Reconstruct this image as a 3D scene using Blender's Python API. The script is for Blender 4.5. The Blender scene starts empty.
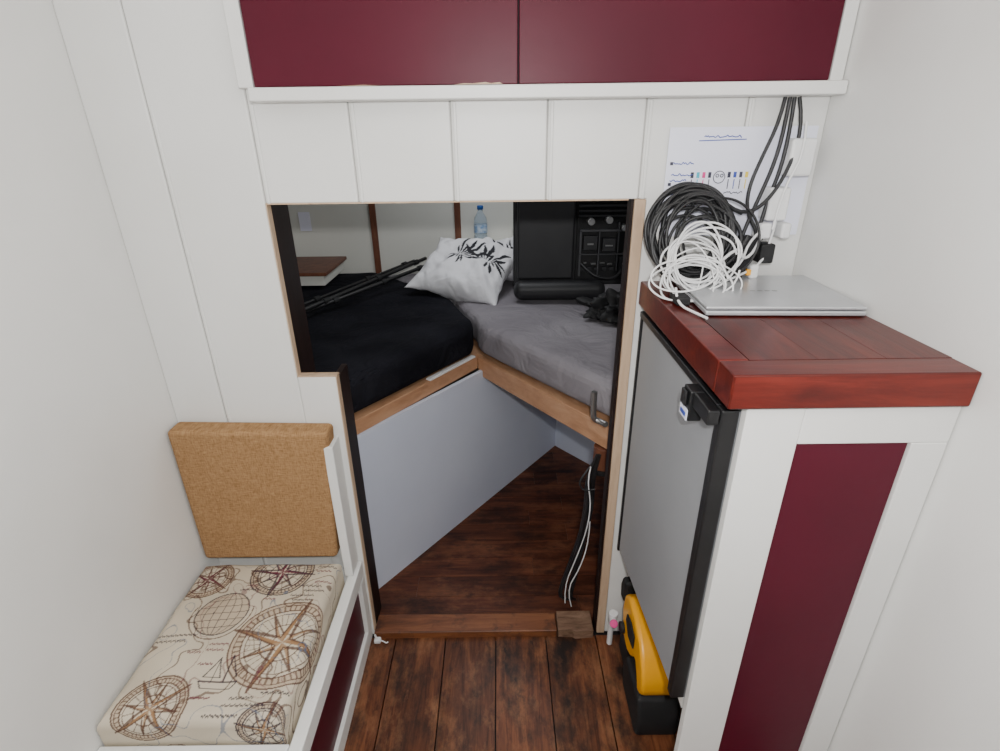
import bpy, bmesh, math, random
from mathutils import Vector, Matrix, noise
import numpy as np
random.seed(4)
C = bpy.context.scene.collection

# ---------------------------------------------------------------- materials
def mat_base(name, col, rough=0.5, metal=0.0, coat=0.0, spec=0.5):
    m = bpy.data.materials.new(name); m.use_nodes = True
    b = m.node_tree.nodes['Principled BSDF']
    b.inputs['Base Color'].default_value = (*col, 1)
    b.inputs['Roughness'].default_value = rough
    b.inputs['Metallic'].default_value = metal
    b.inputs['Coat Weight'].default_value = coat
    b.inputs['Coat Roughness'].default_value = .12
    b.inputs['Specular IOR Level'].default_value = spec
    return m, m.node_tree, b

def tint(name, c1, c2, scale=6, rough=0.5, metal=0, bump=0.0, bscale=40, coat=0, stretch=(1,1,1), spec=0.5, lo=.35, hi=.65, bdist=.01, distort=0):
    m, nt, b = mat_base(name, c1, rough, metal, coat, spec)
    N, L = nt.nodes, nt.links
    tc = N.new('ShaderNodeTexCoord'); mp = N.new('ShaderNodeMapping')
    mp.inputs['Scale'].default_value = stretch
    L.new(tc.outputs['Object'], mp.inputs[0])
    n = N.new('ShaderNodeTexNoise'); n.inputs['Scale'].default_value = scale; n.inputs['Detail'].default_value = 5
    L.new(mp.outputs[0], n.inputs['Vector'])
    r = N.new('ShaderNodeValToRGB')
    r.color_ramp.elements[0].color = (*c1, 1); r.color_ramp.elements[1].color = (*c2, 1)
    r.color_ramp.elements[0].position = lo; r.color_ramp.elements[1].position = hi
    L.new(n.outputs['Fac'], r.inputs[0]); L.new(r.outputs[0], b.inputs['Base Color'])
    if bump:
        n2 = N.new('ShaderNodeTexNoise'); n2.inputs['Scale'].default_value = bscale; n2.inputs['Detail'].default_value = 4
        n2.inputs['Distortion'].default_value = distort
        L.new(mp.outputs[0], n2.inputs['Vector'])
        bp = N.new('ShaderNodeBump'); bp.inputs['Strength'].default_value = bump; bp.inputs['Distance'].default_value = bdist
        L.new(n2.outputs['Fac'], bp.inputs['Height']); L.new(bp.outputs[0], b.inputs['Normal'])
    return m

def wood(name, cols, stretch, scale=4, rough=.3, coat=.3, wear=None, wearscale=3, island=.25, bump=.15, wlo=.5, whi=.62, wstretch=(1,1,1), light=None, spec=.5):
    m, nt, b = mat_base(name, cols[0], rough, 0, coat, spec)
    N, L = nt.nodes, nt.links
    tc = N.new('ShaderNodeTexCoord'); mp = N.new('ShaderNodeMapping'); mp.inputs['Scale'].default_value = stretch
    g = N.new('ShaderNodeNewGeometry')
    off = N.new('ShaderNodeVectorMath'); off.operation = 'SCALE'
    comb = N.new('ShaderNodeCombineXYZ')
    for i in range(3): L.new(g.outputs['Random Per Island'], comb.inputs[i])
    off.inputs['Scale'].default_value = 13.0; L.new(comb.outputs[0], off.inputs[0])
    L.new(tc.outputs['Object'], mp.inputs[0])
    add = N.new('ShaderNodeVectorMath'); L.new(mp.outputs[0], add.inputs[0]); L.new(off.outputs[0], add.inputs[1])
    n = N.new('ShaderNodeTexNoise'); n.inputs['Scale'].default_value = scale; n.inputs['Detail'].default_value = 9
    n.inputs['Roughness'].default_value = .68; n.inputs['Distortion'].default_value = .6
    L.new(add.outputs[0], n.inputs['Vector'])
    r = N.new('ShaderNodeValToRGB'); cr = r.color_ramp
    cr.elements[0].position = .33; cr.elements[1].position = .68
    cr.elements[0].color = (*cols[0], 1); cr.elements[1].color = (*cols[-1], 1)
    if len(cols) > 2:
        e = cr.elements.new(.5); e.color = (*cols[1], 1)
    L.new(n.outputs['Fac'], r.inputs[0])
    hs = N.new('ShaderNodeHueSaturation')
    mr = N.new('ShaderNodeMapRange'); mr.inputs['To Min'].default_value = 1-island; mr.inputs['To Max'].default_value = 1+island
    L.new(g.outputs['Random Per Island'], mr.inputs['Value']); L.new(mr.outputs[0], hs.inputs['Value'])
    L.new(r.outputs[0], hs.inputs['Color'])
    out = hs.outputs[0]
    def overlay(out, colr, sc, lo, hi, st, seed):
        mp3 = N.new('ShaderNodeMapping'); mp3.inputs['Scale'].default_value = st; mp3.inputs['Location'].default_value = (seed, seed, 0)
        L.new(tc.outputs['Object'], mp3.inputs[0])
        n3 = N.new('ShaderNodeTexNoise'); n3.inputs['Scale'].default_value = sc; n3.inputs['Detail'].default_value = 8
        n3.inputs['Roughness'].default_value = .7
        L.new(mp3.outputs[0], n3.inputs['Vector'])
        r3 = N.new('ShaderNodeValToRGB'); r3.color_ramp.elements[0].position = lo; r3.color_ramp.elements[1].position = hi
        L.new(n3.outputs['Fac'], r3.inputs[0])
        mx = N.new('ShaderNodeMixRGB'); mx.inputs['Color2'].default_value = (*colr, 1)
        L.new(r3.outputs[0], mx.inputs['Fac']); L.new(out, mx.inputs['Color1']); return mx.outputs[0]
    if light: out = overlay(out, light, wearscale*1.4, .50, .72, wstretch, 7)
    if wear:
        out = overlay(out, wear, wearscale, wlo, whi, wstretch, 0)
        out = overlay(out, wear, wearscale*3.2, .54, .74, wstretch, 3)
    L.new(out, b.inputs['Base Color'])
    bp = N.new('ShaderNodeBump'); bp.inputs['Strength'].default_value = bump; bp.inputs['Distance'].default_value = .004
    L.new(n.outputs['Fac'], bp.inputs['Height']); L.new(bp.outputs[0], b.inputs['Normal'])
    return m

def attr_mat(name, rough=.85, bump=.2, bscale=500, dist=.002, distort=0):
    m, nt, b = mat_base(name, (1, 1, 1), rough, 0, 0, .2)
    N, L = nt.nodes, nt.links
    a = N.new('ShaderNodeVertexColor'); a.layer_name = 'Col'
    L.new(a.outputs[0], b.inputs['Base Color'])
    tc = N.new('ShaderNodeTexCoord')
    n = N.new('ShaderNodeTexNoise'); n.inputs['Scale'].default_value = bscale; n.inputs['Distortion'].default_value = distort
    L.new(tc.outputs['Object'], n.inputs['Vector'])
    bp = N.new('ShaderNodeBump'); bp.inputs['Strength'].default_value = bump; bp.inputs['Distance'].default_value = dist
    L.new(n.outputs['Fac'], bp.inputs['Height']); L.new(bp.outputs[0], b.inputs['Normal'])
    return m

def weave(name, c1, c2):
    m, nt, b = mat_base(name, c1, .95, 0, 0, .1)
    N, L = nt.nodes, nt.links
    tc = N.new('ShaderNodeTexCoord')
    ws = []
    for s in ((70, 60, 560), (560, 60, 90)):
        mp = N.new('ShaderNodeMapping'); mp.inputs['Scale'].default_value = s
        L.new(tc.outputs['Object'], mp.inputs[0])
        w = N.new('ShaderNodeTexNoise'); w.inputs['Scale'].default_value = 1.0; w.inputs['Detail'].default_value = 1
        L.new(mp.outputs[0], w.inputs['Vector']); ws.append(w)
    mu = N.new('ShaderNodeMath'); mu.operation = 'ADD'
    L.new(ws[0].outputs['Fac'], mu.inputs[0]); L.new(ws[1].outputs['Fac'], mu.inputs[1])
    hf = N.new('ShaderNodeMath'); hf.operation = 'MULTIPLY'; hf.inputs[1].default_value = .5; L.new(mu.outputs[0], hf.inputs[0])
    r = N.new('ShaderNodeValToRGB'); r.color_ramp.elements[0].position = .30; r.color_ramp.elements[1].position = .70
    r.color_ramp.elements[0].color = (*c1, 1); r.color_ramp.elements[1].color = (*c2, 1)
    L.new(hf.outputs[0], r.inputs[0]); L.new(r.outputs[0], b.inputs['Base Color'])
    bp = N.new('ShaderNodeBump'); bp.inputs['Strength'].default_value = .2; bp.inputs['Distance'].default_value = .001
    L.new(hf.outputs[0], bp.inputs['Height']); L.new(bp.outputs[0], b.inputs['Normal'])
    return m

WHITE = tint('white_paint', (.75, .745, .72), (.81, .805, .785), 2.5, .42, bump=.06, bscale=30)
GROOVE = tint('groove_shade_paint', (.40, .395, .38), (.48, .47, .45), 8, .8)
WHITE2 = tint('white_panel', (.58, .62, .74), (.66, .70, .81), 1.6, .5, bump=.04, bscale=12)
CABIN = tint('cabin_lining', (.66, .66, .61), (.73, .73, .68), 1.5, .6)
RED = tint('burgundy_paint', (.068, .003, .013), (.083, .004, .016), 3, .42, bump=.03, bscale=25, spec=.22)
REDCOLS = [(.035, .003, .0015), (.070, .006, .003), (.12, .014, .007)]
REDWOOD = wood('mahogany_edge', [(.050, .003, .0015), (.090, .007, .0035), (.145, .015, .008)], (1, 9, 9), 3, .35, .12, spec=.3)
REDTOP = wood('mahogany_planks', REDCOLS, (9, 1, 9), 3, .36, .12, island=.12, spec=.25)
FLOORW = wood('varnished_floor', [(.045, .013, .006), (.125, .040, .016), (.23, .085, .034)], (14, 1.0, 1), 3.2, .45, .06,
              wear=(.014, .008, .006), wearscale=4.2, island=.22, wlo=.47, whi=.64, wstretch=(1.9, 1, 1), light=(.27, .12, .055), spec=.3, bump=.3)
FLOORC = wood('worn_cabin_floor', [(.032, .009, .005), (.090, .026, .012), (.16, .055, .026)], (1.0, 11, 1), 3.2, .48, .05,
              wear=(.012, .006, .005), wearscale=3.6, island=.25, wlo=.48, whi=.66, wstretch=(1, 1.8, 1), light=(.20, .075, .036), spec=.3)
SILLW = wood('sill_wood', [(.08, .025, .009), (.16, .052, .018), (.25, .095, .036)], (1, 8, 8), 4, .5, .05, wear=(.03, .012, .008), wearscale=6, wlo=.55, whi=.7)
PINE = wood('raw_pine', [(.44, .30, .20), (.52, .37, .25), (.58, .43, .30)], (9, 9, 1), 4, .6, 0, island=.05)
RIMW = wood('bed_rim_wood', [(.36, .18, .09), (.45, .24, .13), (.53, .31, .18)], (3, 3, 9), 3, .5, .05, island=.05)
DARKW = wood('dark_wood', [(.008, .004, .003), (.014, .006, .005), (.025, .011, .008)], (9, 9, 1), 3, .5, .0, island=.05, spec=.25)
BATTEN = wood('brown_batten', [(.10, .03, .015), (.15, .05, .025), (.2, .08, .04)], (6, 6, 1), 4, .5, .1, island=.05)
OLDW = wood('weathered_wood', [(.09, .045, .025), (.18, .10, .06), (.28, .17, .11)], (2, 8, 8), 6, .8, 0)
BLACKCLOTH = tint('black_sheet', (.007, .007, .010), (.015, .015, .020), 5, .95, bump=.8, bscale=7, spec=.1, bdist=.03, distort=1.2)
GREYCLOTH = tint('grey_sheet', (.21, .195, .215), (.26, .245, .265), 4, .95, bump=.7, bscale=6, spec=.1, bdist=.03, distort=1.5)
BLACKP = tint('black_plastic', (.008, .008, .009), (.015, .015, .016), 10, .4)
TVBLACK = tint('tv_shell', (.014, .014, .016), (.020, .020, .022), 10, .5)
DGREY = tint('dark_grey_plastic', (.05, .05, .055), (.07, .07, .075), 10, .45)
BLACKM = tint('black_matte', (.005, .005, .006), (.012, .012, .013), 10, .7)
RUBBER = tint('black_cable', (.010, .010, .011), (.02, .02, .022), 20, .45)
WCABLE = tint('white_cable', (.74, .74, .74), (.82, .82, .82), 20, .4)
FRIDGE = tint('fridge_grey', (.29, .30, .32), (.32, .33, .35), 3, .45, bump=.03, bscale=200)
SILVER = tint('silver_aluminium', (.52, .53, .55), (.60, .61, .63), 8, .35, metal=.5)
CHROME = tint('steel', (.30, .30, .30), (.45, .45, .45), 8, .3, metal=.9)
YELLOW = tint('yellow_plastic', (.85, .36, .004), (.95, .43, .006), 6, .35)
PAPER = tint('paper', (.78, .79, .92), (.84, .85, .97), 4, .8)
TWEED = weave('tan_tweed', (.235, .125, .055), (.44, .265, .13))
BLUEINK = tint('blue_ink', (.04, .07, .35), (.06, .10, .42), 30, .7)
INK = tint('dark_ink', (.03, .03, .05), (.05, .05, .08), 30, .7)
PINK = tint('pink_ink', (.7, .05, .25), (.75, .08, .3), 30, .7)
YINK = tint('yellow_ink', (.8, .6, .05), (.85, .65, .08), 30, .7)
CYAN = tint('cyan_ink', (.05, .45, .6), (.08, .5, .65), 30, .7)
CAPBLUE = tint('blue_cap', (.02, .10, .40), (.03, .14, .5), 30, .4)
LABEL = tint('label_blue', (.2, .35, .6), (.6, .7, .8), 60, .5)
SEATMAT = attr_mat('map_print_fabric')
PILLOWMAT = attr_mat('feather_print_fabric', .9, .5, 12, .02, 1.0)
mm, _, bb = mat_base('clear_plastic', (.75, .85, .95), .08); bb.inputs['Transmission Weight'].default_value = .8; bb.inputs['IOR'].default_value = 1.2
PET = mm

# ---------------------------------------------------------------- geometry helpers
def obj_from_bm(name, bm, mat, smooth=False, bevel=0, segs=2):
    bmesh.ops.recalc_face_normals(bm, faces=bm.faces)
    me = bpy.data.meshes.new(name); bm.to_mesh(me); bm.free()
    ob = bpy.data.objects.new(name, me); C.objects.link(ob)
    if mat: me.materials.append(mat)
    if smooth:
        for p in me.polygons: p.use_smooth = True
    if bevel:
        md = ob.modifiers.new('bevel', 'BEVEL'); md.width = bevel; md.segments = segs; md.limit_method = 'ANGLE'
        md.angle_limit = math.radians(40)
        if segs > 1:
            for p in me.polygons: p.use_smooth = True
            md.harden_normals = True
    return ob

def add_box(bm, x0, x1, y0, y1, z0, z1):
    v = [bm.verts.new(p) for p in [(x0,y0,z0),(x1,y0,z0),(x1,y1,z0),(x0,y1,z0),(x0,y0,z1),(x1,y0,z1),(x1,y1,z1),(x0,y1,z1)]]
    for f in [(0,1,2,3),(4,5,6,7),(0,1,5,4),(1,2,6,5),(2,3,7,6),(3,0,4,7)]:
        bm.faces.new([v[i] for i in f])
    return v

def boxes(name, lst, mat, bevel=0, segs=2):
    bm = bmesh.new()
    for b in lst: add_box(bm, *b)
    return obj_from_bm(name, bm, mat, False, bevel, segs)

def box(name, x0, x1, y0, y1, z0, z1, mat, bevel=0, segs=2):
    return boxes(name, [(x0, x1, y0, y1, z0, z1)], mat, bevel, segs)

def prisms(name, polys, mat, axis='z', a=0, b=1, bevel=0, segs=2):
    bm = bmesh.new()
    for poly in polys:
        def P(p, h):
            return {'z': (p[0], p[1], h), 'y': (p[0], h, p[1]), 'x': (h, p[0], p[1])}[axis]
        lo = [bm.verts.new(P(p, a)) for p in poly]; hi = [bm.verts.new(P(p, b)) for p in poly]
        n = len(poly)
        bm.faces.new(lo); bm.faces.new(hi)
        for i in range(n): bm.faces.new([lo[i], lo[(i+1) % n], hi[(i+1) % n], hi[i]])
    return obj_from_bm(name, bm, mat, False, bevel, segs)

def board(name, p, q, th, z0, z1, mat, bevel=.002, side=1):
    p = Vector(p); q = Vector(q); d = (q-p).normalized(); nrm = Vector((-d.y, d.x))*th*side
    return prisms(name, [[tuple(p), tuple(q), tuple(q+nrm), tuple(p+nrm)]], mat, 'z', z0, z1, bevel)

def tube(name, pts, r, mat, cyclic=False, res=3, splines=None):
    cu = bpy.data.curves.new(name, 'CURVE'); cu.dimensions = '3D'; cu.bevel_depth = r; cu.bevel_resolution = 2
    cu.resolution_u = res; cu.use_fill_caps = True
    for ps in (splines or [pts]):
        s = cu.splines.new('NURBS' if len(ps) > 3 else 'POLY'); s.points.add(len(ps)-1)
        for i, p in enumerate(ps): s.points[i].co = (*p, 1)
        if len(ps) > 3: s.order_u = 3; s.use_endpoint_u = True
    tmp = bpy.data.objects.new(name+'_c', cu); C.objects.link(tmp)
    bpy.context.view_layer.update()
    me = bpy.data.meshes.new_from_object(tmp.evaluated_get(bpy.context.evaluated_depsgraph_get()))
    bpy.data.objects.remove(tmp)
    me.name = name; me.materials.clear(); me.materials.append(mat)
    for p in me.polygons: p.use_smooth = True
    ob = bpy.data.objects.new(name, me); C.objects.link(ob)
    return ob

def lathe(name, prof, cx, cy, mat, n=24):
    bm = bmesh.new(); rings = []
    for r, z in prof:
        rings.append([bm.verts.new((cx+r*math.cos(2*math.pi*i/n), cy+r*math.sin(2*math.pi*i/n), z)) for i in range(n)])
    for a, b in zip(rings, rings[1:]):
        for i in range(n): bm.faces.new([a[i], a[(i+1) % n], b[(i+1) % n], b[i]])
    bm.faces.new(rings[0]); bm.faces.new(rings[-1])
    return obj_from_bm(name, bm, mat, True)

def cyl(name, p, q, r, mat, n=20):
    p = Vector(p); q = Vector(q); d = q-p
    bm = bmesh.new()
    bmesh.ops.create_cone(bm, cap_ends=True, segments=n, radius1=r, radius2=r, depth=d.length)
    bmesh.ops.transform(bm, matrix=Matrix.Translation((p+q)/2) @ d.to_track_quat('Z', 'Y').to_matrix().to_4x4(), verts=bm.verts)
    return obj_from_bm(name, bm, mat, False, min(r*.15, .002))

def group(name, parts, loc=(0, 0, 0)):
    e = bpy.data.objects.new(name, None); C.objects.link(e); e.empty_display_size = .05
    e.location = loc
    bpy.context.view_layer.update()
    for p in parts:
        p.parent = e; p.matrix_parent_inverse = e.matrix_world.inverted()
    return e

# ---------------------------------------------------------------- room shell
Z2 = 2.0
DT = 1.276     # door head
WL, WR = -.81, .655
g_ = .0011
planks = [
    [(WL, 0), (-.685-g_, 0), (-.685-g_, Z2), (WL, Z2)],
    [(-.685+g_, 0), (-.488-g_, 0), (-.488-g_, Z2), (-.685+g_, Z2)],
    [(-.488-g_, 0), (-.395, 0), (-.395, .8775), (-.488-g_, .8775)],
    [(-.488+g_, DT), (-.292-g_, DT), (-.292-g_, Z2), (-.488+g_, Z2)],
    [(-.292+g_, DT), (-.0915-g_, DT), (-.0915-g_, Z2), (-.292+g_, Z2)],
    [(-.0915+g_, DT), (.1008-g_, DT), (.1008-g_, Z2), (-.0915+g_, Z2)],
    [(.1008+g_, DT), (.2952-g_, DT), (.2952-g_, Z2), (.1008+g_, Z2)],
    [(.2952+g_, DT), (.312, DT), (.312, 0), (.4955-g_, 0), (.4955-g_, Z2), (.2952+g_, Z2)],
    [(.4955+g_, 0), (WR, 0), (WR, Z2), (.4955+g_, Z2)],
]
prisms('wall_bulkhead', planks, WHITE, 'y', 0, .018, .0035, 2)
SE = [(-.685, .0), (-.488, DT), (-.292, DT), (-.0915, DT), (.1008, DT), (.2952, DT), (.4955, 1.11)]
boxes('trim_1', [(x+.0050, x+.0120, -.0036, .002, z0, 1.463) for x, z0 in SE], WHITE, .0025)
boxes('groove_shade_strips', [(x-g_, x+g_, .0045, .017, z0, Z2) for x, z0 in SE], GROOVE)  # grey filler strips: groove shadow put into the colour of the seams
box('wall_left', WL-.02, WL, -2.2, .018, 0, Z2, WHITE)
box('wall_right', WR, WR+.02, -2.2, .018, 0, Z2, WHITE)
box('ceiling', WL-.02, WR+.02, -2.2, .018, Z2, Z2+.02, WHITE)
boxes('trim_2', [(-.4885, -.4862, -.001, .020, .8775, DT), (-.4885, -.393, -.001, .020, .8757, .879),
                 (-.3965, -.3940, -.001, .020, .02, .8755), (-.488, .275, .0, .020, DT-.002, DT+.001)], PINE)
box('door_post', .2875, .3115, -.004, .018, .0, DT, PINE, .002)
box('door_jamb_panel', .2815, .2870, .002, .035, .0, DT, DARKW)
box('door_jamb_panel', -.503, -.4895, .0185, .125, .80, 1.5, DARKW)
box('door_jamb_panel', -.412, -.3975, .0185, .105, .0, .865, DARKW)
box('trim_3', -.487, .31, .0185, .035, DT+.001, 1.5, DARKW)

fl = []
x = -.938
while x < .68:
    fl.append((max(x+.0018, WL), min(x+.1507, WR), -2.2, -.012, -.02, 0)); x += .1525
boxes('floor', fl, FLOORW)
box('subfloor', -1.12, 1.12, -2.2, 1.6, -.04, -.021, BLACKM)
fl = []
y = .056; k = 0
while y < 1.55:
    xs = [-1.1] + sorted([-.62+.37*(k % 3)+random.uniform(-.05, .05), .25+.2*(k % 2)]) + [1.1]
    for a, b in zip(xs, xs[1:]): fl.append((a+.0003, b-.0003, y+.0006, min(y+.088, 1.55), -.02, 0))
    y += .0888; k += 1
boxes('floor_cabin', fl, FLOORC)
boxes('door_sill', [(-.394, .165, -.014, .055, -.02, .024)], SILLW, .004)
prisms('sill_patch', [[(.167, -.016), (.21, -.018), (.22, -.024), (.275, -.02), (.275, .055), (.167, .055)]], OLDW, 'z', -.02, .030, .003)

box('wall_forward', -1.12, 1.12, 1.55, 1.57, -.02, 1.72, CABIN)
box('wall_port', -1.12, -1.10, .018, 1.55, -.02, 1.72, CABIN)
box('wall_starboard', 1.10, 1.12, .018, 1.55, -.02, 1.72, CABIN)
box('ceiling_cabin', -1.12, 1.12, .019, 1.57, 1.72, 1.74, CABIN)
boxes('trim_4', [(-.632, -.602, 1.535, 1.55, .6, 1.72), (-.215, -.185, 1.535, 1.55, .6, 1.72), (.42, .45, 1.535, 1.55, .6, 1.72)], BATTEN, .002)
boxes('wall_notice', [(-.985, -.93, 1.545, 1.5495, .98, 1.07)], PAPER)
bx = boxes('carcass', [(-1.07, -.775, 1.16, 1.50, .80, .845)], CABIN, .003)
bt = boxes('top', [(-1.07, -.76, 1.145, 1.50, .846, .862)], BATTEN, .003)
group('corner_cabinet', [bx, bt])

# ---------------------------------------------------------------- v-berth
A = (-.52, .052); APX = (-.083, .673); B = (.385, .02)
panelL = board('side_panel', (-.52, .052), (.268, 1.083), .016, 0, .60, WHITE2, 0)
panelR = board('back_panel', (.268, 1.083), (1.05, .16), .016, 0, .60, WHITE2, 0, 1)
rimL = board('rim_left', A, APX, .03, .60, .648, RIMW, .003)
rimR = board('rim_right', APX, B, .03, .575, .648, RIMW, .003)
slat = prisms('bed_board', [[(-1.08, .055), (-.515, .055), (-.11, .68), (-.085, .71), (-.05, .68), (.40, .055), (1.08, .055), (1.08, 1.54), (-1.08, 1.54)]], RIMW, 'z', .60, .645)
und = board('underlay_edge', (-.235, .457), (-.090, .663), .02, .6485, .656, WCABLE, .002)
group('berth_frame', [panelL, panelR, rimL, rimR, slat, und])

def mattress(name, poly, z0, z1, mat, bev, wr=.006, seed=0, hem=None):
    bm = bmesh.new()
    vs = [bm.verts.new((p[0], p[1], z0)) for p in poly]
    f = bm.faces.new(vs)
    r = bmesh.ops.extrude_face_region(bm, geom=[f])
    for v in [g for g in r['geom'] if isinstance(g, bmesh.types.BMVert)]: v.co.z = z1
    bmesh.ops.recalc_face_normals(bm, faces=bm.faces)
    bmesh.ops.bevel(bm, geom=[e for e in bm.edges], offset=bev, segments=4, profile=.5, affect='EDGES')
    bmesh.ops.triangulate(bm, faces=bm.faces)
    for it in range(8):
        L = [e for e in bm.edges if e.calc_length() > .03]
        if not L: break
        bmesh.ops.subdivide_edges(bm, edges=L, cuts=1)
        bmesh.ops.triangulate(bm, faces=[f for f in bm.faces if len(f.verts) > 3])
    bm.normal_update()
    for v in bm.verts:
        c = v.co
        n = noise.noise(c*4+Vector((seed, 0, 0)))*wr
        q = Vector((c.x*5+c.y*3, c.y*2-c.x, c.z*3+seed))
        n += (.5-abs(noise.noise(q)))**3*wr*2.2 - wr*.1
        n += (.5-abs(noise.noise(Vector((c.y*9-c.x*2, c.x*4, seed+9)))))**4*wr*3.5
        v.co += v.normal*n*(1 if c.z > z0+.02 else .2)
    return obj_from_bm(name, bm, mat, True)
mattress('black_sheeted_mattress', [(-1.08, .06), (-.525, .06), (-.44, .175), (-.093, .668), (-.10, .74), (-.20, 1.02), (-.42, 1.29), (-.62, 1.50), (-1.08, 1.50)],
         .654, .783, BLACKCLOTH, .035, .010, 1)
mattress('grey_sheeted_mattress', [(-.075, .675), (.39, .045), (1.08, .045), (1.08, 1.50), (-.60, 1.50), (-.41, 1.30), (-.19, 1.03), (-.088, .76)],
         .654, .773, GREYCLOTH, .035, .010, 5)

def pillow(name, c, w, l, h, rx, ry, rz, seed, fans):
    n = 120; bm = bmesh.new(); grid = {}
    for s in (1, -1):
        for i in range(n+1):
            for j in range(n+1):
                u = -1+2*i/n; v = -1+2*j/n
                edge = i in (0, n) or j in (0, n)
                if s == -1 and edge: grid[(s, i, j)] = grid[(1, i, j)]; continue
                wob = .03*noise.noise(Vector((u*3+seed, v*3, 7)))
                px = w*(u*(1-.13*(1-v*v) * abs(u)**3)+wob)
                py = l*(v*(1-.13*(1-u*u) * abs(v)**3)+wob)
                t = max(0, (1-abs(u)**2.6)*(1-abs(v)**2.6))**.6
                z = s*h*t
                z += (noise.noise(Vector((u*2.0+seed, v*2.0, s)))*.28+noise.noise(Vector((u*4.5+v*2+seed, v*3-u*2, s)))*.12)*h*2*t**.7
                grid[(s, i, j)] = bm.verts.new((px, py, z))
    for s in (1, -1):
        for i in range(n):
            for j in range(n):
                bm.faces.new([grid[(s, i, j)], grid[(s, i+1, j)], grid[(s, i+1, j+1)], grid[(s, i, j+1)]])
    bm.verts.index_update()
    base = [v.co.copy() for v in bm.verts]
    ob = obj_from_bm(name, bm, PILLOWMAT, True)
    ca = ob.data.color_attributes.new('Col', 'FLOAT_COLOR', 'POINT')
    for i, p in enumerate(base):
        col = (.76, .76, .79, 1)
        for (fx, fy, a0, a1, r0, r1, N) in fans:
            dx, dy = p.x-fx, p.y-fy; r = math.hypot(dx, dy); a = math.degrees(math.atan2(dy, dx))
            if r0 < r < r1 and a0 < a < a1 and p.z > -.2*h:
                ph = (a-a0)/(a1-a0)*N; k = int(ph); fr = ph-k
                rr = (r-r0)/(r1-r0); lim = .6+.4*math.sin(k*2.3)
                if rr < max(.4, lim) and abs(fr-.5+.14*math.sin(r*50+k)) < .32*math.sin(math.pi*min(1, rr/max(.4, lim)))+.05:
                    col = (.03, .03, .035, 1)
        ca.data[i].color = col
    ob.data.transform(Matrix.Translation(c) @ Matrix.Rotation(math.radians(rz), 4, 'Z') @ Matrix.Rotation(math.radians(rx), 4, 'X') @ Matrix.Rotation(math.radians(ry), 4, 'Y'))
    return ob
pillow('feather_print_pillow', (-.140, 1.13, .872), .208, .19, .075, 24, 8, -22, 1.3,
       [(-.04, .00, 0, 110, .015, .17, 8), (.09, -.01, 30, 170, .02, .15, 8), (.10, .03, -100, 10, .015, .11, 6), (-.03, .03, -150, -60, .01, .09, 5)])
pillow('feather_print_pillow', (.05, 1.28, .885), .17, .13, .07, 28, 0, 10, 6.1,
       [(-.02, -.1, 20, 150, .02, .2, 10), (-.10, -.08, -40, 40, .01, .1, 6)])
box('window_ledge', -.184, .30, 1.43, 1.5495, .90, .93, CABIN, .003)
bx_, by_ = -.085, 1.47
prof = [(.027, .9305), (.032, .937), (.032, .96), (.029, .965), (.032, .972), (.032, 1.02), (.028, 1.045), (.013, 1.07), (.011, 1.082)]
b1 = lathe('body', prof, bx_, by_, PET)
b2 = lathe('cap', [(.015, 1.0825), (.015, 1.098), (.014, 1.10)], bx_, by_, CAPBLUE)
b3 = lathe('label', [(.0326, .975), (.0328, .976), (.0328, 1.012), (.0326, 1.013)], bx_, by_, LABEL)
group('water_bottle', [b1, b2, b3])

ps = []
for k, (a, b) in enumerate([((-.80, .50, .825), (-.36, 1.46, .855)), ((-.78, .62, .810), (-.32, 1.30, .86)), ((-.86, .60, .81), (-.42, 1.48, .84))]):
    ps.append(cyl('pole_%d' % (k+1), a, b, .008 if k < 2 else .006, BLACKP))
    a_, b_ = Vector(a), Vector(b)
    for t in (.3, .62, .9):
        p = a_.lerp(b_, t); q = a_.lerp(b_, t+.03); ps.append(cyl('collar_%d_%d' % (k+1, int(t*10)), p, q, .012, BLACKM))
group('folded_tripod', ps)

# television seen from behind
tv = []
tv.append(box('panel', .06, .66, .985, 1.025, .835, 1.30, TVBLACK, .008))
tv.append(box('rear_housing', .075, .300, .950, .984, .868, 1.29, TVBLACK, .010, 3))
tv.append(box('bottom_bulge', .060, .43, .900, .984, .790, .866, TVBLACK, .034, 6))
tv.append(box('connector_bay', .31, .64, .972, .984, .86, 1.28, BLACKM, .003))
rb = []
for i in range(9): rb.append((.315, .55, .955, .9715, 1.11+i*.019, 1.118+i*.019))
tv.append(boxes('cooling_ribs', rb, TVBLACK, .001))
tv.append(boxes('bay_frame', [(.32, .328, .950, .9715, .88, 1.06), (.395, .400, .950, .9715, .88, 1.06), (.32, .52, .950, .9715, 1.055, 1.063), (.32, .52, .950, .9715, .965, .97), (.47, .475, .948, .9715, .90, 1.09)], DGREY, .001))
tv.append(boxes('ports', [(.325+.03*i, .345+.03*i, .957, .9715, .90, .915) for i in range(6)]+[(.335, .39, .945, .9715, .985, 1.04), (.41, .46, .94, .9715, .98, 1.03), (.48, .53, .93, .9715, .90, .96)], TVBLACK, .002))
tv.append(cyl('mount_knob_1', (.36, .935, 1.095), (.36, .9715, 1.095), .014, CHROME))
tv.append(cyl('mount_knob_2', (.43, .935, 1.10), (.43, .9715, 1.10), .014, CHROME))
tv.append(cyl('mount_knob_3', (.49, .935, 1.07), (.49, .9715, 1.07), .012, CHROME))
tv.append(boxes('metal_tabs', [(.34, .352, .953, .9715, .93, .936), (.37, .39, .953, .9715, .926, .932), (.405, .425, .953, .9715, .93, .935), (.435, .455, .953, .9715, .926, .930), (.35, .375, .943, .9445, 1.005, 1.012), (.42, .45, .938, .9395, 1.0, 1.006), (.49, .52, .928, .9295, .93, .938)], CHROME, .001))
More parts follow.
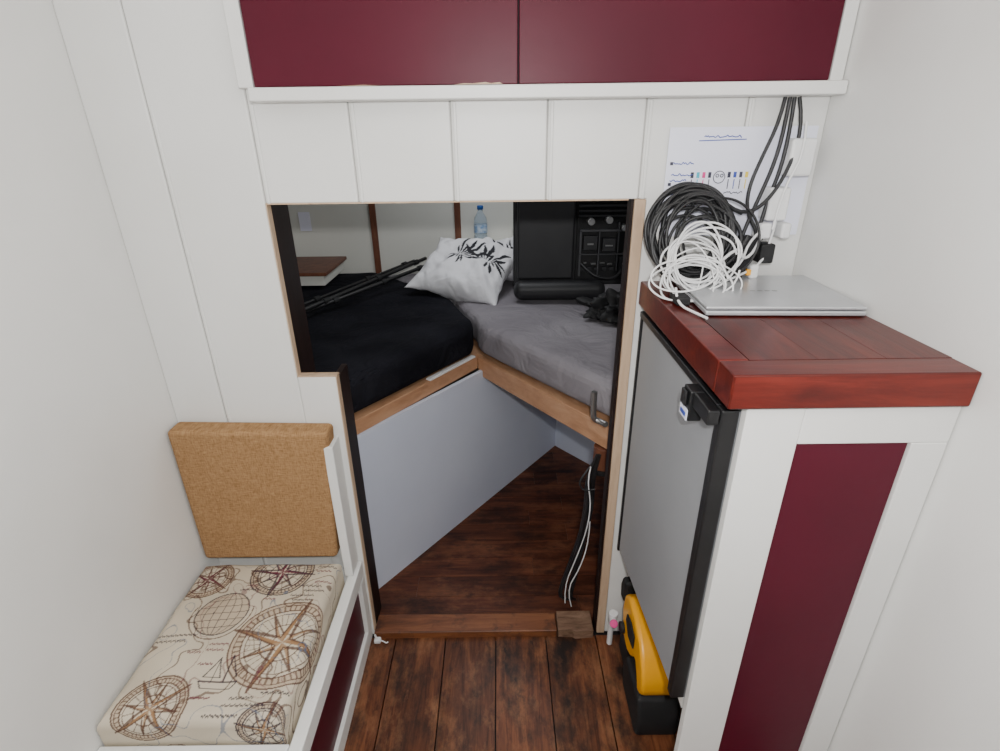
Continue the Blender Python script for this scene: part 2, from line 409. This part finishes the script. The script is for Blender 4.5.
tv.append(tube('cable', [(.33, .95, .93), (.36, .90, .90), (.42, .90, .88), (.47, .90, .885), (.50, .95, .92)], .005, RUBBER))
group('flat_television', tv)

def lump(name, c, s, mat, seed, amp=.35):
    bm = bmesh.new(); bmesh.ops.create_icosphere(bm, subdivisions=5, radius=1)
    for v in bm.verts:
        n = 1+amp*noise.noise(v.co*1.6+Vector((seed, 0, 0)))+.3*amp*noise.noise(v.co*5+Vector((seed, 2, 0)))
        v.co = Vector((v.co.x*s[0]*n, v.co.y*s[1]*n, max(v.co.z*n, -.5)*s[2]))+Vector(c)
    return obj_from_bm(name, bm, mat, True)
l1 = lump('fold_a', (.385, .74, .808), (.08, .055, .045), BLACKM, 3, .9)
l2 = lump('fold_b', (.45, .69, .815), (.08, .06, .06), BLACKM, 8, .9)
group('crumpled_jacket', [l1, l2])
tube('bent_steel_handle', [(.280, .06, .70), (.272, .075, .698), (.258, .085, .70), (.250, .085, .706), (.248, .085, .73), (.248, .085, .785)], .008, CHROME)
sp = []
for k in range(9):
    o = random.uniform(-.014, .012); o2 = random.uniform(-.02, .02)
    sp.append([(.275+o*.4, .10, .58), (.258+o, .11, .50), (.266+o, .12+o2, .40), (.255+o, .12, .30), (.236+o, .11+o2, .2), (.215+o*2, .11, .10), (.20+o*2, .10, .03), (.23+o, .12, .008)])
c1 = tube('black_cables', None, .0042, RUBBER, splines=sp)
c2 = tube('white_cable', None, .0018, WCABLE, splines=[[(.255, .10, .54), (.245, .09, .50), (.262, .09, .42), (.255, .09, .32), (.225, .09, .2), (.195, .09, .1), (.20, .085, .03)], [(.26, .08, .36), (.262, .085, .28), (.24, .08, .18), (.20, .08, .09), (.22, .08, .02)]])
c3 = tube('loose_loop', [(.27, .12, .55), (.24, .10, .52), (.22, .09, .49), (.24, .09, .46), (.27, .09, .47)], .0025, RUBBER)
group('hanging_cables', [c1, c2, c3])
cc = cyl('stub', (.30, .16, .50), (.30, .16, .572), .028, BATTEN)
cd = cyl('ring', (.30, .16, .485), (.30, .16, .50), .032, BLACKM)
group('pipe_fitting', [cc, cd])
# small bracket fixed on the berth side panel, below the rim
boxes('cable_clip', [(.085, .125, .825, .850, .53, .56), (.098, .112, .812, .824, .535, .575)], CHROME, .002)

# ---------------------------------------------------------------- upper cabinets
uc = []
uc.append(box('door_left', -.455, .0400, -.032, -.014, 1.489, 1.985, RED, .002))
uc.append(box('door_right', .0425, .625, -.032, -.014, 1.489, 1.985, RED, .002))
uc.append(boxes('frame', [(-.487, -.458, -.030, -.001, 1.488, 1.999), (-.457, .0395, -.0135, -.001, 1.488, 1.999), (.043, .63, -.0135, -.001, 1.488, 1.999), (.628, .653, -.030, -.001, 1.488, 1.999)], WHITE, .002))
uc.append(box('door_gap_stop', .0396, .0429, -.0135, -.006, 1.488, 1.999, BLACKM))
uc.append(box('lower_lip', -.462, .653, -.052, -.001, 1.464, 1.4875, WHITE, .003))
uc.append(prisms('chipped_paint', [[(-.08, 1.4895), (.012, 1.4895), (.006, 1.4925), (-.01, 1.491), (-.02, 1.493), (-.045, 1.491), (-.06, 1.4915)], [(-.30, 1.4895), (-.22, 1.4895), (-.25, 1.4908)]], PINE, 'y', -.0325, -.031))
group('overhead_cabinet', uc)

# ---------------------------------------------------------------- counter, fridge
R1 = WR-.002
cb = []
cb.append(boxes('worktop_edge', [(.316, R1, -.516, -.462, 1.049, 1.102), (.316, .360, -.4615, -.002, 1.049, 1.102)], REDWOOD, .003))
cb.append(boxes('worktop_planks', [(.3605, .459, -.4615, -.002, 1.049, 1.1015), (.4597, .558, -.4615, -.002, 1.049, 1.1015), (.5587, R1, -.4615, -.002, 1.049, 1.1015)], REDTOP))
cb.append(boxes('frame', [(.349, .432, -.505, -.488, 0, 1.048), (.432, R1, -.505, -.488, .985, 1.048), (.432, R1, -.505, -.488, 0, .06), (.60, R1, -.505, -.488, .06, .985), (.435, .595, -.487, -.48, .02, 1.04)], WHITE, .002))
cb.append(box('front_panel', .433, .599, -.500, -.4885, .061, .984, RED, .002))
cb.append(box('fridge_shelf', .352, R1, -.479, -.002, .36, .385, WHITE))
group('galley_counter', cb)
fr = []
fr.append(box('body', .352, R1-.005, -.478, -.012, .386, 1.035, FRIDGE, .004))
fr.append(prisms('door', [[(-.468, .412), (-.020, .345), (-.020, 1.020), (-.468, 1.020)]], FRIDGE, 'x', .326, .349, .003))
fr.append(prisms('door_trim_near', [[(-.490, .405), (-.4685, .405), (-.4685, 1.034), (-.490, 1.034)]], BLACKP, 'x', .321, .348, .003))
fr.append(prisms('door_trim_top', [[(-.468, 1.0205), (-.008, 1.0205), (-.008, 1.034), (-.468, 1.034)]], BLACKP, 'x', .321, .349, .002))
fr.append(prisms('door_trim_far', [[(-.0195, .34), (-.010, .34), (-.010, 1.02), (-.0195, 1.02)]], BLACKP, 'x', .322, .349, .002))
fr.append(boxes('latch', [(.298, .3205, -.425, -.392, .980, 1.033), (.302, .3205, -.488, -.425, 1.008, 1.033), (.292, .2975, -.418, -.397, 1.004, 1.03)], BLACKP, .003))
fr.append(boxes('latch_label', [(.2955, .2975, -.424, -.393, .982, 1.0)], PAPER))
fr.append(boxes('latch_label_stripe', [(.2945, .2954, -.420, -.398, .987, .994)], BLUEINK))
group('small_refrigerator', fr)

# laptop
lp = []
W, D_ = .278, .235
lp.append(box('base', 0, W, 0, D_, 0, .009, SILVER, .003, 3))
lp.append(box('lid', 0, W, .001, D_, .0105, .017, SILVER, .003, 3))
lp.append(box('hinge', .03, W-.03, D_-.004, D_+.004, .002, .014, BLACKP, .002))
lp.append(boxes('lid_mark', [(.115+.014*i, .124+.014*i, .105, .110, .0171, .0174) for i in range(4)], CHROME))
for o in lp:
    o.data.transform(Matrix.Translation((.368, -.262, 1.1035)) @ Matrix.Rotation(math.radians(-3), 4, 'Z'))
group('closed_laptop', lp)

# paper on the wall
pp = [box('sheet', .345, .64, -.0056, -.0044, 1.20, 1.412, PAPER)]
FY = -.0062
def squig(x0, z0, ln, amp=.0038, step=.0024):
    n = int(ln/step); return [(x0+i*step, FY, z0+amp*random.uniform(-.6, 1)*(1 if i % 2 else -.4)) for i in range(n+1)]
pp.append(tube('blue_writing', None, .0009, BLUEINK, splines=[squig(.415, 1.394, .075), squig(.357, 1.345, .045), squig(.357, 1.323, .045), squig(.355, 1.312, .035), squig(.36, 1.296, .04), squig(.355, 1.284, .03), [(.405, FY, 1.387), (.50, FY, 1.389)]]))
for i, m_ in enumerate([INK, CYAN, PINK, INK, INK, BLUEINK, INK, YINK]):
    x_ = .397+i*.012 + (.028 if i > 3 else 0)
    pp.append(boxes('mark_%d' % i, [(x_, x_+.006, FY-.0003, FY+.0005, 1.317, 1.328), (x_+.002, x_+.0036, FY-.0003, FY+.0005, 1.295, 1.314)], m_))
circ = lambda cx, cz, r: [(cx+r*math.cos(a*.5236), FY, cz+r*math.sin(a*.5236)) for a in range(13)]
pp.append(tube('sketch_circles', None, .0008, INK, splines=[circ(.456, 1.318, .012), circ(.452, 1.321, .003), circ(.461, 1.321, .003), squig(.40, 1.287, .03), squig(.47, 1.287, .04), squig(.41, 1.276, .05)]))
pp.append(boxes('pins', [(.352, .358, -.0070, -.0057, 1.342, 1.348), (.352, .358, -.0070, -.0057, 1.302, 1.308)], INK))
group('handwritten_notice', pp)

# coiled cables
def coil(name, c, rx, rz, loops, r, mat, jit, tilt, seed, depth=.03, ph=0, zmin=1.106, off=.5):
    rnd = random.Random(seed); pts = []; n = loops*14
    k = [rnd.uniform(1-jit, 1+jit) for _ in range(loops+2)]; k2 = [rnd.uniform(1-jit, 1+jit) for _ in range(loops+2)]
    ox = [rnd.uniform(-1, 1)*jit*rx*off*2 for _ in range(loops+2)]; oz = [rnd.uniform(-1, 1)*jit*rz*off*2 for _ in range(loops+2)]
    ti = [rnd.uniform(-.35, .35) for _ in range(loops+2)]
    for i in range(n+1):
        t = i/14; q = int(t); f = t-q; f = f*f*(3-2*f); L = lambda a: a[q]*(1-f)+a[q+1]*f
        a = 2*math.pi*t+ph
        X = L(ox)+rx*L(k)*math.cos(a); Zc = L(oz)+rz*L(k2)*math.sin(a)+L(ti)*rx*.5*math.cos(a)
        Y = rnd.uniform(-.5, .5)*depth*.25 + depth*(math.sin(t*1.7))*.4
        y = Y*math.cos(tilt)+Zc*math.sin(tilt); z = Zc*math.cos(tilt)-Y*math.sin(tilt)
        pts.append((c[0]+X, min(c[1]+y, -.012), max(c[2]+z, zmin)))
    return tube(name, pts, r, mat, res=4)
k1 = coil('coil', (.390, -.060, 1.208), .080, .086, 13, .0040, RUBBER, .20, .2, 3, .03, off=.35)
k2 = coil('inner_coil', (.408, -.066, 1.205), .068, .070, 7, .0034, RUBBER, .30, .2, 12, .03)
k2b = coil('stray_loops', (.425, -.060, 1.21), .070, .070, 4, .0026, RUBBER, .4, .2, 31, .03)
group('black_cable_coil', [k1, k2, k2b])
k3 = coil('coil', (.400, -.110, 1.178), .064, .056, 8, .0021, WCABLE, .28, .35, 7, .03)
k4 = coil('wide_loops', (.380, -.150, 1.145), .068, .050, 5, .0019, WCABLE, .36, .65, 21, .03)
k4b = coil('thin_loops', (.390, -.130, 1.160), .058, .060, 4, .0015, WCABLE, .5, .4, 44, .03)
k5 = tube('lead', [(.34, -.17, 1.13), (.335, -.2, 1.108), (.35, -.25, 1.107), (.362, -.285, 1.107)], .0025, WCABLE)
k6 = tube('tail', [(.44, -.12, 1.17), (.48, -.10, 1.20), (.50, -.08, 1.16), (.53, -.07, 1.18), (.55, -.05, 1.23)], .003, WCABLE)
group('white_cable_coil', [k3, k4, k4b, k5, k6])
boxes('black_power_adapter', [(.335, .362, -.20, -.15, 1.1025, 1.120)], BLACKM, .004)
hs = [
 [(.553, -.025, 1.462), (.548, -.03, 1.42), (.525, -.035, 1.36), (.505, -.04, 1.30), (.51, -.04, 1.25), (.54, -.045, 1.21), (.53, -.05, 1.17), (.50, -.05, 1.13), (.49, -.06, 1.107)],
 [(.562, -.025, 1.462), (.560, -.03, 1.40), (.55, -.035, 1.34), (.53, -.04, 1.28), (.515, -.04, 1.23), (.50, -.05, 1.18), (.48, -.05, 1.14)],
 [(.571, -.025, 1.462), (.572, -.03, 1.40), (.565, -.035, 1.33), (.55, -.04, 1.28), (.54, -.045, 1.23), (.53, -.05, 1.16), (.51, -.05, 1.108)],
 [(.58, -.025, 1.462), (.59, -.035, 1.42), (.585, -.04, 1.36), (.56, -.05, 1.30), (.53, -.05, 1.26), (.49, -.05, 1.25), (.46, -.06, 1.27)],
]
h1 = tube('leads', None, .0038, RUBBER, splines=hs)
h2 = tube('looped_lead', [(.50, -.04, 1.25), (.46, -.05, 1.27), (.43, -.05, 1.24), (.47, -.06, 1.19), (.53, -.06, 1.18), (.56, -.05, 1.22)], .0036, RUBBER)
h3 = boxes('chargers', [(.490, .52, -.07, -.03, 1.13, 1.165), (.505, .53, -.065, -.025, 1.168, 1.205), (.545, .575, -.06, -.02, 1.15, 1.19)], BLACKM, .004)
h4 = boxes('white_plugs', [(.548, .59, -.05, -.007, 1.235, 1.30), (.535, .56, -.06, -.02, 1.20, 1.232), (.525, .545, -.07, -.04, 1.12, 1.15), (.575, .625, -.045, -.007, 1.32, 1.39), (.58, .60, -.06, -.02, 1.20, 1.232)], WCABLE, .006, 3)
h5 = boxes('yellow_tag', [(.515, .524, -.078, -.0705, 1.13, 1.142)], YELLOW, .001)
h6 = tube('white_leads', None, .0026, WCABLE, splines=[[(.58, -.03, 1.24), (.565, -.05, 1.19), (.55, -.06, 1.15), (.50, -.08, 1.13), (.45, -.1, 1.12)], [(.59, -.05, 1.42), (.60, -.05, 1.36), (.57, -.05, 1.30), (.56, -.06, 1.22)], [(.54, -.06, 1.22), (.51, -.07, 1.20), (.50, -.08, 1.15), (.47, -.09, 1.14)]])
group('charger_tangle', [h1, h2, h3, h4, h5, h6])

# yellow/black charger under the fridge
yp = []
yp.append(prisms('base', [[(-.315, .0), (-.17, .0), (-.15, .05), (-.17, .115), (-.30, .125), (-.325, .07)]], BLACKM, 'x', .330, .44, .012, 3))
yp.append(prisms('housing', [[(-.31, .165), (-.295, .126), (-.27, .118), (-.255, .15), (-.235, .172), (-.205, .162), (-.195, .135), (-.16, .118), (-.105, .13), (-.08, .20), (-.09, .255), (-.13, .285), (-.19, .28), (-.25, .26), (-.295, .215)]], YELLOW, 'x', .334, .43, .014, 3))
yp.append(prisms('grip_recess', [[(-.22, .20), (-.175, .19), (-.14, .215), (-.145, .24), (-.18, .25), (-.22, .24)]], BLACKM, 'x', .329, .3335, .004, 2))
yp.append(prisms('top_cap', [[(-.085, .21), (-.045, .20), (-.035, .24), (-.05, .28), (-.08, .28)]], BLACKM, 'x', .336, .42, .01, 3))
yp.append(cyl('cap', (.322, -.12, .16), (.3335, -.12, .16), .016, BLACKM))
yp.append(boxes('rear_foot', [(.345, .42, -.145, -.05, 0, .117)], BLACKM, .01))
group('portable_tool_charger', yp)
tp = [cyl('body', (.320, -.045, .10), (.314, -.085, .135), .011, WCABLE), cyl('stem', (.320, -.040, .0), (.320, -.040, .11), .008, WCABLE),
      cyl('handle', (.318, -.060, .13), (.318, -.060, .148), .013, WCABLE), cyl('red_band', (.3135, -.087, .1365), (.313, -.092, .141), .0112, PINK)]
group('white_tap_valve', tp)

# ---------------------------------------------------------------- bench
L1 = WL+.002
bn = []
bn.append(boxes('frame', [(-.428, -.400, -.55, -.002, .25, .30), (-.428, -.402, -.55, -.002, .001, .055), (-.428, -.400, -.55, -.502, .056, .249), (-.428, -.400, -.04, -.002, .056, .249),
                          (L1, -.429, -.55, -.502, .001, .30)], WHITE, .003))
bn.append(box('side_panel', -.420, -.412, -.501, -.041, .056, .249, RED))
bn.append(box('seat_board', L1, -.429, -.501, -.002, .255, .272, WHITE))
bn.append(box('end_upright', -.434, -.410, -.062, -.002, .301, .715, WHITE, .003))
x0, x1, y0, y1, zt, hgt, r = L1+.004, -.436, -.497, -.066, .362, .085, .022
NX, NY = 300, 330
def arc(s, w):
    a = abs(s); sg = 1 if s >= 0 else -1
    if a < w-r: return s, 0
    a -= (w-r)
    if a < r*math.pi/2: th = a/r; return sg*(w-r+r*math.sin(th)), r*(1-math.cos(th))
    return sg*w, r+(a-r*math.pi/2)
wx, wy = (x1-x0)/2, (y1-y0)/2; cx, cy = (x0+x1)/2, (y0+y1)/2
sx = wx-r+r*math.pi/2+(hgt-r); sy = wy-r+r*math.pi/2+(hgt-r)
bm = bmesh.new(); G = []; UVs = []
for i in range(NX+1):
    row = []
    for j in range(NY+1):
        a = -sx+2*sx*i/NX; b = -sy+2*sy*j/NY
        X, d1 = arc(a, wx); Y, d2 = arc(b, wy)
        dz = min(hgt, max(d1, d2))
        puff = .006*(1-(X/wx)**2)*(1-(Y/wy)**2)+.0045*noise.noise(Vector((X*14, Y*14, 0)))
        row.append(bm.verts.new((cx+X, cy+Y, zt-dz+puff))); UVs.append((cx+a, cy+b))
    G.append(row)
for i in range(NX):
    for j in range(NY): bm.faces.new([G[i][j], G[i+1][j], G[i+1][j+1], G[i][j+1]])
seat = obj_from_bm('seat_cushion', bm, SEATMAT, True)
U = np.array(UVs); px, py = U[:, 0], U[:, 1]
col = np.tile(np.array([.60, .525, .41]), (len(U), 1))
nz = np.array([noise.noise(Vector((p[0]*9, p[1]*9, 3))) for p in UVs]); col *= (1+.18*nz)[:, None]
def ink(mask, c, a=.85):
    global col
    col[mask] = col[mask]*(1-a)+np.array(c)*a
BR = (.08, .032, .022); MA = (.13, .012, .04); DK = (.025, .015, .03); TN = (.34, .19, .09)
def rose(ox, oy, R, c, c2, pts=16, rot=.2):
    dx, dy = px-ox, py-oy; rr = np.hypot(dx, dy); an = np.arctan2(dy, dx)+rot
    ink((rr < R) & (rr > R*.78), TN, .35)
    for q, w in ((1.0, .0018), (.92, .0011), (.78, .0016), (.70, .001), (.42, .0013), (.2, .0011)):
        ink(abs(rr-R*q) < w, c)
    ink((rr > R*.79) & (rr < R*.91) & (np.cos(an*48) > .5), c, .7)
    for nn, RR, wd in ((8, .76, .16), (4, 1.12, .2)):
        m = ((an*nn/(2*np.pi)) % 1); m = np.minimum(m, 1-m)
        ang = m*2*np.pi/nn
        edge = wd*(1-rr/(R*RR))
        lat = rr*ang/R
        ink((rr < R*RR) & (lat < edge*.62) & (((an*nn/(2*np.pi)) % 1) < .5), c2, .8)
        ink((rr < R*RR) & (abs(lat-edge*.62) < .02), c, .8)
    m = ((an*pts/(2*np.pi)) % 1); m = np.minimum(m, 1-m)*2*np.pi/pts*rr
    ink((rr < R*.7) & (rr > R*.42) & (m < .0009), c, .7)
rose(-.500, -.320, .112, BR, TN, 32, .25)
rose(-.575, -.110, .078, DK, MA, 16, .1)
rose(-.76, -.13, .06, BR, MA, 16, .5)
rose(-.475, -.515, .055, DK, TN, 16, .3)
rose(-.71, -.47, .07, BR, TN, 16, .9)
dx, dy = px+.672, py+.240; rr = np.hypot(dx, dy); R = .060
ink(rr < R, TN, .3); ink(abs(rr-R) < .0016, DK)
for q in (-.66, -.33, 0, .33, .66):
    ink((rr < R) & (abs(dy-q*R-.1*dx) < .0009), DK, .8)
    ink((rr < R) & (abs(dx-q*np.sqrt(np.maximum(0, R*R-dy*dy))) < .0009), DK, .8)
ink((abs(rr-R*1.18) < .0014) & (dy < .02), BR)
n1 = np.array([noise.noise(Vector((p[0]*7+4, p[1]*7, 0)))+.35*noise.noise(Vector((p[0]*26, p[1]*26, 1))) for p in UVs])
ink(abs(n1) < .022, BR, .7); ink(abs(n1-.22) < .012, MA, .5); ink(abs(n1+.25) < .010, (.08, .13, .22), .6)
for (ax, ay, bx2, by2) in [(-.64, -.415, -.56, -.415), (-.63, -.43, -.57, -.43), (-.64, -.415, -.63, -.43), (-.56, -.415, -.57, -.43), (-.615, -.415, -.615, -.36), (-.59, -.415, -.59, -.355), (-.615, -.36, -.635, -.405), (-.59, -.355, -.565, -.405), (-.615, -.365, -.60, -.405), (-.635, -.405, -.60, -.405)]:
    vx, vy = bx2-ax, by2-ay; t = np.clip(((px-ax)*vx+(py-ay)*vy)/(vx*vx+vy*vy), 0, 1)
    ink(np.hypot(px-ax-t*vx, py-ay-t*vy) < .0014, DK, .85)
for (tx, ty, ln) in [(-.66, -.325, .045), (-.66, -.34, .04), (-.53, -.155, .07), (-.50, -.17, .05), (-.53, -.185, .06), (-.56, -.45, .05), (-.57, -.465, .09), (-.66, -.375, .03), (-.48, -.14, .04), (-.80, -.30, .1), (-.80, -.315, .08), (-.70, -.345, .03), (-.50, -.44, .06), (-.59, -.20, .03), (-.60, -.485, .07), (-.52, -.20, .05), (-.66, -.17, .05), (-.65, -.155, .03), (-.64, -.45, .04), (-.49, -.09, .05), (-.49, -.105, .04)]:
    wob = .0028*np.sin(px*900+ty*4000)*np.sin(px*310+tx*99)
    ink((px > tx) & (px < tx+ln) & (abs(py-ty-wob) < .0018), DK if ln > .045 else MA, .85)
ca = seat.data.color_attributes.new('Col', 'FLOAT_COLOR', 'POINT')
ca.data.foreach_set('color', np.hstack([np.clip(col, 0, 1), np.ones((len(col), 1))]).astype(np.float32).ravel())
bn.append(seat)
bk = prisms('back_cushion', [[(L1+.004, .366), (-.446, .366), (-.416, .755), (L1+.004, .765)]], TWEED, 'y', -.062, -.004, .012, 4)
bn.append(bk)
group('upholstered_bench', bn)
pl = [boxes('plug', [(-.392, -.372, -.035, -.018, .001, .014)], WCABLE, .003), tube('wire', [(-.372, -.028, .008), (-.36, -.03, .005), (-.355, -.035, .004), (-.35, -.03, .004)], .002, WCABLE), cyl('pin', (-.385, -.026, .014), (-.388, -.026, .03), .003, WCABLE)]
group('loose_plug', pl)

# ---------------------------------------------------------------- lights
def light(name, kind, loc, power, size, rot=(0, 0, 0), col=(1, 1, 1)):
    l = bpy.data.lights.new(name, kind); l.energy = power; l.color = col
    if kind == 'AREA': l.size = size
    else: l.shadow_soft_size = size
    o = bpy.data.objects.new(name, l); o.location = loc; o.rotation_euler = rot; C.objects.link(o); return o
light('camera_flash', 'POINT', (.03, -1.20, 1.50), 44, .02, col=(1, .995, .985))
light('cabin_fill', 'AREA', (0, .9, 1.68), 5, .6, col=(.95, .97, 1))  # added fill light to brighten the forecabin, no visible fitting
w = bpy.data.worlds.new('world'); bpy.context.scene.world = w; w.use_nodes = True
w.node_tree.nodes['Background'].inputs[0].default_value = (.9, .95, 1, 1)
w.node_tree.nodes['Background'].inputs[1].default_value = .17

# ---------------------------------------------------------------- camera
cam = bpy.data.cameras.new('camera'); cam.sensor_width = 36; cam.lens = 19.08; cam.clip_start = .02
co = bpy.data.objects.new('camera', cam); C.objects.link(co)
co.matrix_world = Matrix.Translation((0, -1.166, 1.4)) @ Matrix.Rotation(math.radians(65.7), 4, 'X') @ Matrix.Rotation(math.radians(-.716), 4, 'Z')
bpy.context.scene.camera = co
